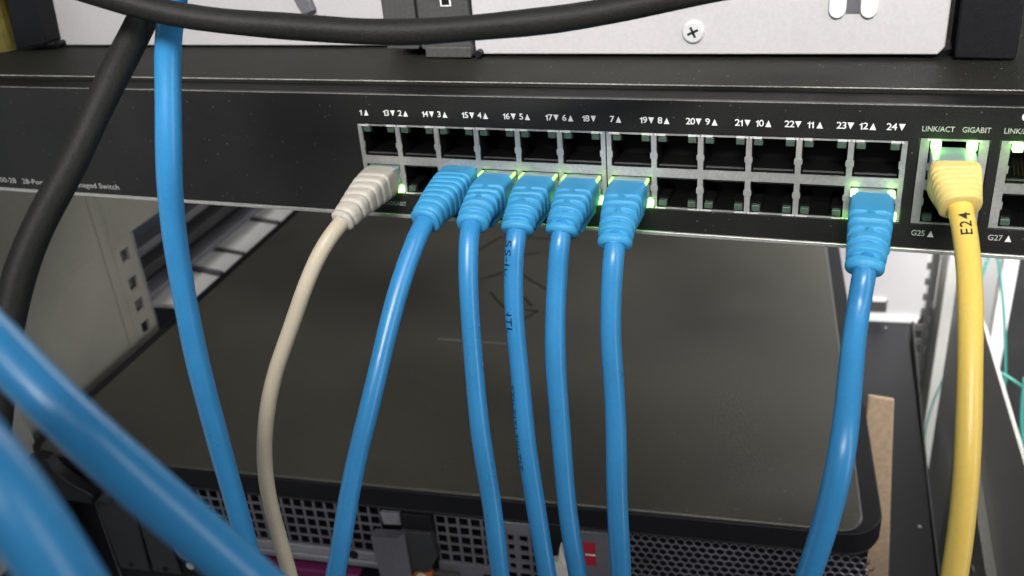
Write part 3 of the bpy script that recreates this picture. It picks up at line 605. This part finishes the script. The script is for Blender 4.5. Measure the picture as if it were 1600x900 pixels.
def wrap_text(txt, fr, S, s0, size, r, ang, m, parent, flip=False, squash=1.0):
    me = text_mesh(txt, size, 0.03, 'LEFT', 1.15)
    bm = bmesh.new(); bm.from_mesh(me); bmesh.ops.triangulate(bm, faces=bm.faces)
    for _ in range(3): bmesh.ops.subdivide_edges(bm, edges=[e for e in bm.edges if e.calc_length() > 0.5], cuts=1); bmesh.ops.triangulate(bm, faces=bm.faces)
    bm.to_mesh(me); bm.free()
    for v in me.vertices:
        u, w = v.co.x*squash, v.co.y
        if flip: s, an = s0-u, ang - w/r
        else: s, an = s0+u, ang + w/r
        p, t, a, b = at_s(fr, S, s)
        v.co = (p + (a*math.cos(an) + b*math.sin(an))*(r+0.12))*MM
    me.materials.clear(); me.materials.append(M[m]); me.name = 'lettering'
    o = bpy.data.objects.new('lettering', me); COL.objects.link(o); o.parent = parent; return o
def jitter_groove(s, period, width):
    return abs(((s/period) % 1.0) - 0.5) < width/2

def patch_cable(key, style, r, label, group, edges=False, letters=None, seed=0):
    pts = C[key]; path = smooth_path(pts, 1.2, 1); S = arc(path); fr = frames(path)
    root = empty('patch_cable', 'W', label, 'cable', group)
    jk, bt = {'blue': ('blue','blue_boot'), 'ribbed': ('blue','blue_boot'), 'grey': ('grey','grey_boot'), 'yellow': ('yellow','yellow_boot')}[style]
    end = sum((Vector(pts[i+1])-Vector(pts[i])).length for i in range(3)) + 0.5
    # jacket from inside the boot
    i0 = max(i for i in range(len(S)) if S[i] < end-9)
    mb = MB(); tube(mb, path[i0:], r, 30, 0.02, seed, fr[i0][2]); mb.build('cable_jacket', jk, root, smooth=True)
    # clear plug in the jack
    zz = pts[0][2]; x = pts[0][0]
    pl_ = MB(); pl_.box(x-5.75, x+5.75, -4.6 if style != 'yellow' else -9, 3.2, zz-3.6, zz+3.9); pg = pl_.build('clear_plug', 'plug', root, bevel=0.5)
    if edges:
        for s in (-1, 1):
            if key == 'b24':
                MB().prism([(x+s*5.9,-0.2),(x+s*4.0,-0.2),(x+s*4.0,-4.7),(x+s*5.9,-4.7)], 'z', zz+3.0, zz+4.1).build('plug_corner_painted_glow', 'white_hot', pg, bevel=0.3); continue  # not a lamp: port light in the plug corner painted as emission
            MB().prism([(x+s*5.85,-0.3),(x+s*5.2,-0.3),(x+s*5.2,-4.2),(x+s*5.85,-4.5)], 'z', zz+3.3, zz+4.05).build('plug_edge_glow_strip', 'edge', pg)  # port light along the plug edge, painted as a glowing strip
    # boot
    secs = []
    if style == 'blue':
        st, n = 6.2, 220
        for i in range(n+1):
            s = st + (end-st)*i/n; q = (s-st)/(end-st)
            hw = 5.9 - 1.05*max(0, (q-.30)/.7)**1.1; hh = 4.5 - 0.45*max(0,(q-.3)/.7); ex = 7 - 4.7*min(1, max(0,(q-.15)/.55))
            g = 0; mode = 0
            for c_, md in ((.40,1),(.53,0),(.66,1),(.79,0),(.91,0)):
                d = abs(q-c_)/.030
                if d < 1: g = 1.25*(1-d**6); mode = md
            if q < .03: hw -= .5*(1-q/.03); hh -= .5*(1-q/.03)
            if q > .965: hw -= .9*((q-.965)/.035)**2; hh -= .9*((q-.965)/.035)**2
            secs.append((s, hw, hh, ex, 0.2*(1-q), g, mode))
        secs.append((end+0.05, r+.15, r+.15, 2, 0, 0, 0))
        fin = MB(); fin.prism([(-5,zz-3.4),(-20,zz-3.8),(-22,zz-4.8),(-22,zz-6.4),(-6,zz-6.2),(-5,zz-5.6)], 'x', x+2.4, x+5.4)
        fin.build('latch_guard', bt, root, bevel=0.7, seg=3)
    else:
        W0 = {'ribbed': 6.4, 'grey': 5.9, 'yellow': 6.3}[style]; H0 = {'ribbed': 5.6, 'grey': 5.0, 'yellow': 5.2}[style]; st = {'grey': 5.5, 'yellow': 12.5, 'ribbed': 3.2}[style]
        WE = {'ribbed': 4.6, 'grey': 3.7, 'yellow': 5.1}[style]
        n = 130; ribs = {'ribbed': 8, 'grey': 6, 'yellow': 6}[style]
        for i in range(n+1):
            s = st + (end-st)*i/n; q = (s-st)/(end-st)
            k = max(0, (q-.25)/.75); hw = W0 + (WE-W0)*k**1.2; hh = H0 + (WE-.1-H0)*k; ex = 6 - 3.4*min(1, q/.8)
            g = 0
            if q > .2:
                ph = ((q-.2)/.8*ribs) % 1.0; g = 0.62*math.exp(-((ph-.5)/.13)**2)
            if q < .02: hw -= .5*(1-q/.02); hh -= .5*(1-q/.02)
            if q > .97: hw -= .7*((q-.97)/.03)**2; hh -= .7*((q-.97)/.03)**2
            secs.append((s, hw, hh, ex, 0.3*(1-q), g, 0))
        secs.append((end+0.05, r+.12, r+.12, 2, 0, 0, 0))
    mb = MB(); loft(mb, (fr, S), secs); mb.build('strain_relief_boot', bt, root, smooth=True)
    if letters:
        for (txt, s0, size, ang, m, flip, sq) in letters: wrap_text(txt, fr, S, end+s0, size, r, math.radians(ang), m, root, flip, sq)
    return root
G_ = 'blue patch cables plugged into the switch'
patch_cable('g13', 'grey', 2.5, 'light grey patch cable in the first lower port at left', None, seed=1)
patch_cable('b15', 'ribbed', 3.0, 'blue patch cable with ribbed boot right of the grey cable', G_, seed=2)
patch_cable('b16', 'blue', 2.95, 'blue patch cable second from left with slotted boot beside the ribbed one', G_, True, seed=3)
patch_cable('b17', 'blue', 2.95, 'blue patch cable with black printing along its jacket', G_, True, seed=4,
            letters=[('SS-IUYTYHTL', 3, 3.3, -118, 'ink_blue', False, 1.25), ('TTILTITLTIILTIT', 46, 2.8, -140, 'ink_blue', False, 1.2)])
patch_cable('b18', 'blue', 3.0, 'blue patch cable in the last lower port of the left port block', G_, True, seed=5)
patch_cable('b19', 'blue', 3.05, 'blue patch cable in the first lower port of the right port block', G_, True, seed=6)
patch_cable('b24', 'blue', 3.05, 'blue patch cable alone at the right, left of the yellow cable', G_, True, seed=7)
patch_cable('y26', 'yellow', 2.95, 'yellow patch cable in the upper uplink port at right', None, seed=8,
            letters=[('E24', 9.5, 3.9, -92, 'ink', True, 1.0)])

def loose(key, name, m, r, label, cat, seed, n=36, wob=0.02, group=None, side=(1,0,0)):
    path = smooth_path(C[key], 1.5, 1); mb = MB(); tube(mb, path, r, n, wob, seed, Vector(side))
    return tag(mb.build(name, m, smooth=True), label, cat, group)
loose('hang', 'network_cable', 'blue', 3.3, 'blue network cable hanging from the top left across the switch face', 'cable', 11, group='loose blue cables')
loose('fgA', 'network_cable', 'blue', 3.0, 'out of focus blue cable crossing the lower left corner diagonally', 'cable', 12, group='loose blue cables')
loose('fgB', 'network_cable', 'blue', 3.1, 'very near blurred blue cable filling the bottom left corner', 'cable', 13, group='loose blue cables')
loose('hor', 'power_cord', 'black_cord', 3.05, 'black power cord sagging horizontally across the top', 'power cord', 14, wob=0.05, group='black power cords', side=(0,1,0))
loose('diag', 'power_cord', 'black_cord', 3.7, 'black power cord slanting down the left side in front of the switch', 'power cord', 15, wob=0.04, group='black power cords')

# ------------------------------------------------------------------ appliance standing behind, on the switch lid
up = empty('silver_appliance', 'W', 'silver fronted appliance with charcoal frame standing on the switch lid', 'equipment')
MB().box(-176, 181, 64, 330, 13, 130).build('case', 'black', up)
MB().box(-186, -8.3, 60, 64, 12.0, 130).build('silver_panel', 'silver', up, bevel=0.5)
rpn = MB().prism([(26,12.2),(178.5,12.6),(180.5,15),(181,130),(26,130)], 'y', 46, 64).build('silver_panel', 'silver', up, bevel=0.6)
mb = MB(); mb.box(-8, 5.0, 43.5, 64, 14.5, 130); mb.box(6.2, 25.4, 43.5, 64, 14.5, 130); mb.box(5.0, 6.2, 45.5, 64, 14.5, 130); mb.build('centre_pillar', 'frame', up, bevel=0.5)
MB().box(7.6, 25.6, 42.8, 60, 11.6, 15.6).build('pillar_foot', 'frame', up, bevel=0.6)
MB().cyl((28, 13), 'y', 1.3, 43, 46, 12).build('foot_pin', 'black', up)
MB().box(15.4, 19.6, 43.1, 43.6, 29.6, 33.4).build('socket_rim', 'white', up, bevel=0.2)
MB().box(16.2, 19.0, 42.9, 43.5, 30.3, 33.2).build('socket_hole', 'black', up)
MB().prism([(183,12.0),(200,11.6),(199,130),(182,130)], 'y', 44, 64).build('end_frame', 'black', up, bevel=0.8)
MB().prism([(-194,12),(-177,14.6),(-175,34),(-174,130),(-190,130),(-190,34),(-193,24)], 'y', 50, 64).build('end_frame', 'black', up, bevel=0.8)
MB().cyl((-176, 13.4), 'y', 1.3, 56, 60, 12).build('foot_pin', 'black', up)
for x in (176,): MB().cyl((x, 58), 'z', 9, 11.2, 13, 24).build('rubber_foot', 'black', up)
# cross-head screw
scr = MB().cyl((104, 20), 'y', 3.4, 44.6, 46, 28, 3.9).build('screw', 'chrome', up, bevel=0.5, seg=3)
cx_ = MB()
for a in (25, 115):
    c, s = math.cos(math.radians(a)), math.sin(math.radians(a))
    cx_.add([(104+c*1.9-s*.4, 44.5, 20+s*1.9+c*.4),(104+c*1.9+s*.4,44.5,20+s*1.9-c*.4),(104-c*1.9+s*.4,44.5,20-s*1.9-c*.4),(104-c*1.9-s*.4,44.5,20-s*1.9+c*.4)],[(0,1,2,3)])
cx_.build('cross_slot', 'dark', scr)
for gx, s in ((148.4, 1), (157.6, -1)):
    pts = [(gx+2.6*math.cos(math.radians(t)), 27+3.0*math.sin(math.radians(t))) for t in range(180, 361, 20)] + [(gx+2.6, 60), (gx-2.6, 60)]
    MB().prism(pts, 'y', 44.6, 46).build('embossed_guide', 'white', up, bevel=0.5, seg=3)
MB().box(151.0, 155.0, 45.4, 46.0, 25.6, 60).build('guide_channel', 'zinc', up)
mb = MB(); mb.prism([(-54,34),(-47,34),(-45,26),(-50,24.5),(-52,28)], 'y', 57, 60); mb.build('corner_clip', 'zinc', up, bevel=0.4)
mb = MB(); mb.cyl((-206, 55), 'z', 8, 11.4, 130, 20, 9); tag(mb.build('olive_sleeve', 'olive', smooth=False), 'olive brown cable sleeve at the top left edge', 'cable sleeve')

# ------------------------------------------------------------------ thin teal fibres at the right
def Sp(x, y, z): 
    c, s = math.cos(YAW), math.sin(YAW); return (O_S.x + x*c - y*s, O_S.y + x*s + y*c, O_S.z + z)
for i, (pts, r, lab) in enumerate(FIB):
    path = smooth_path(pts, 5, 1); mb = MB(); tube(mb, path, r, 12, 0.0, 30+i)
    tag(mb.build('fibre_cable', 'teal', smooth=True), lab, 'fibre cable', 'teal fibre cables in the rear of the rack')
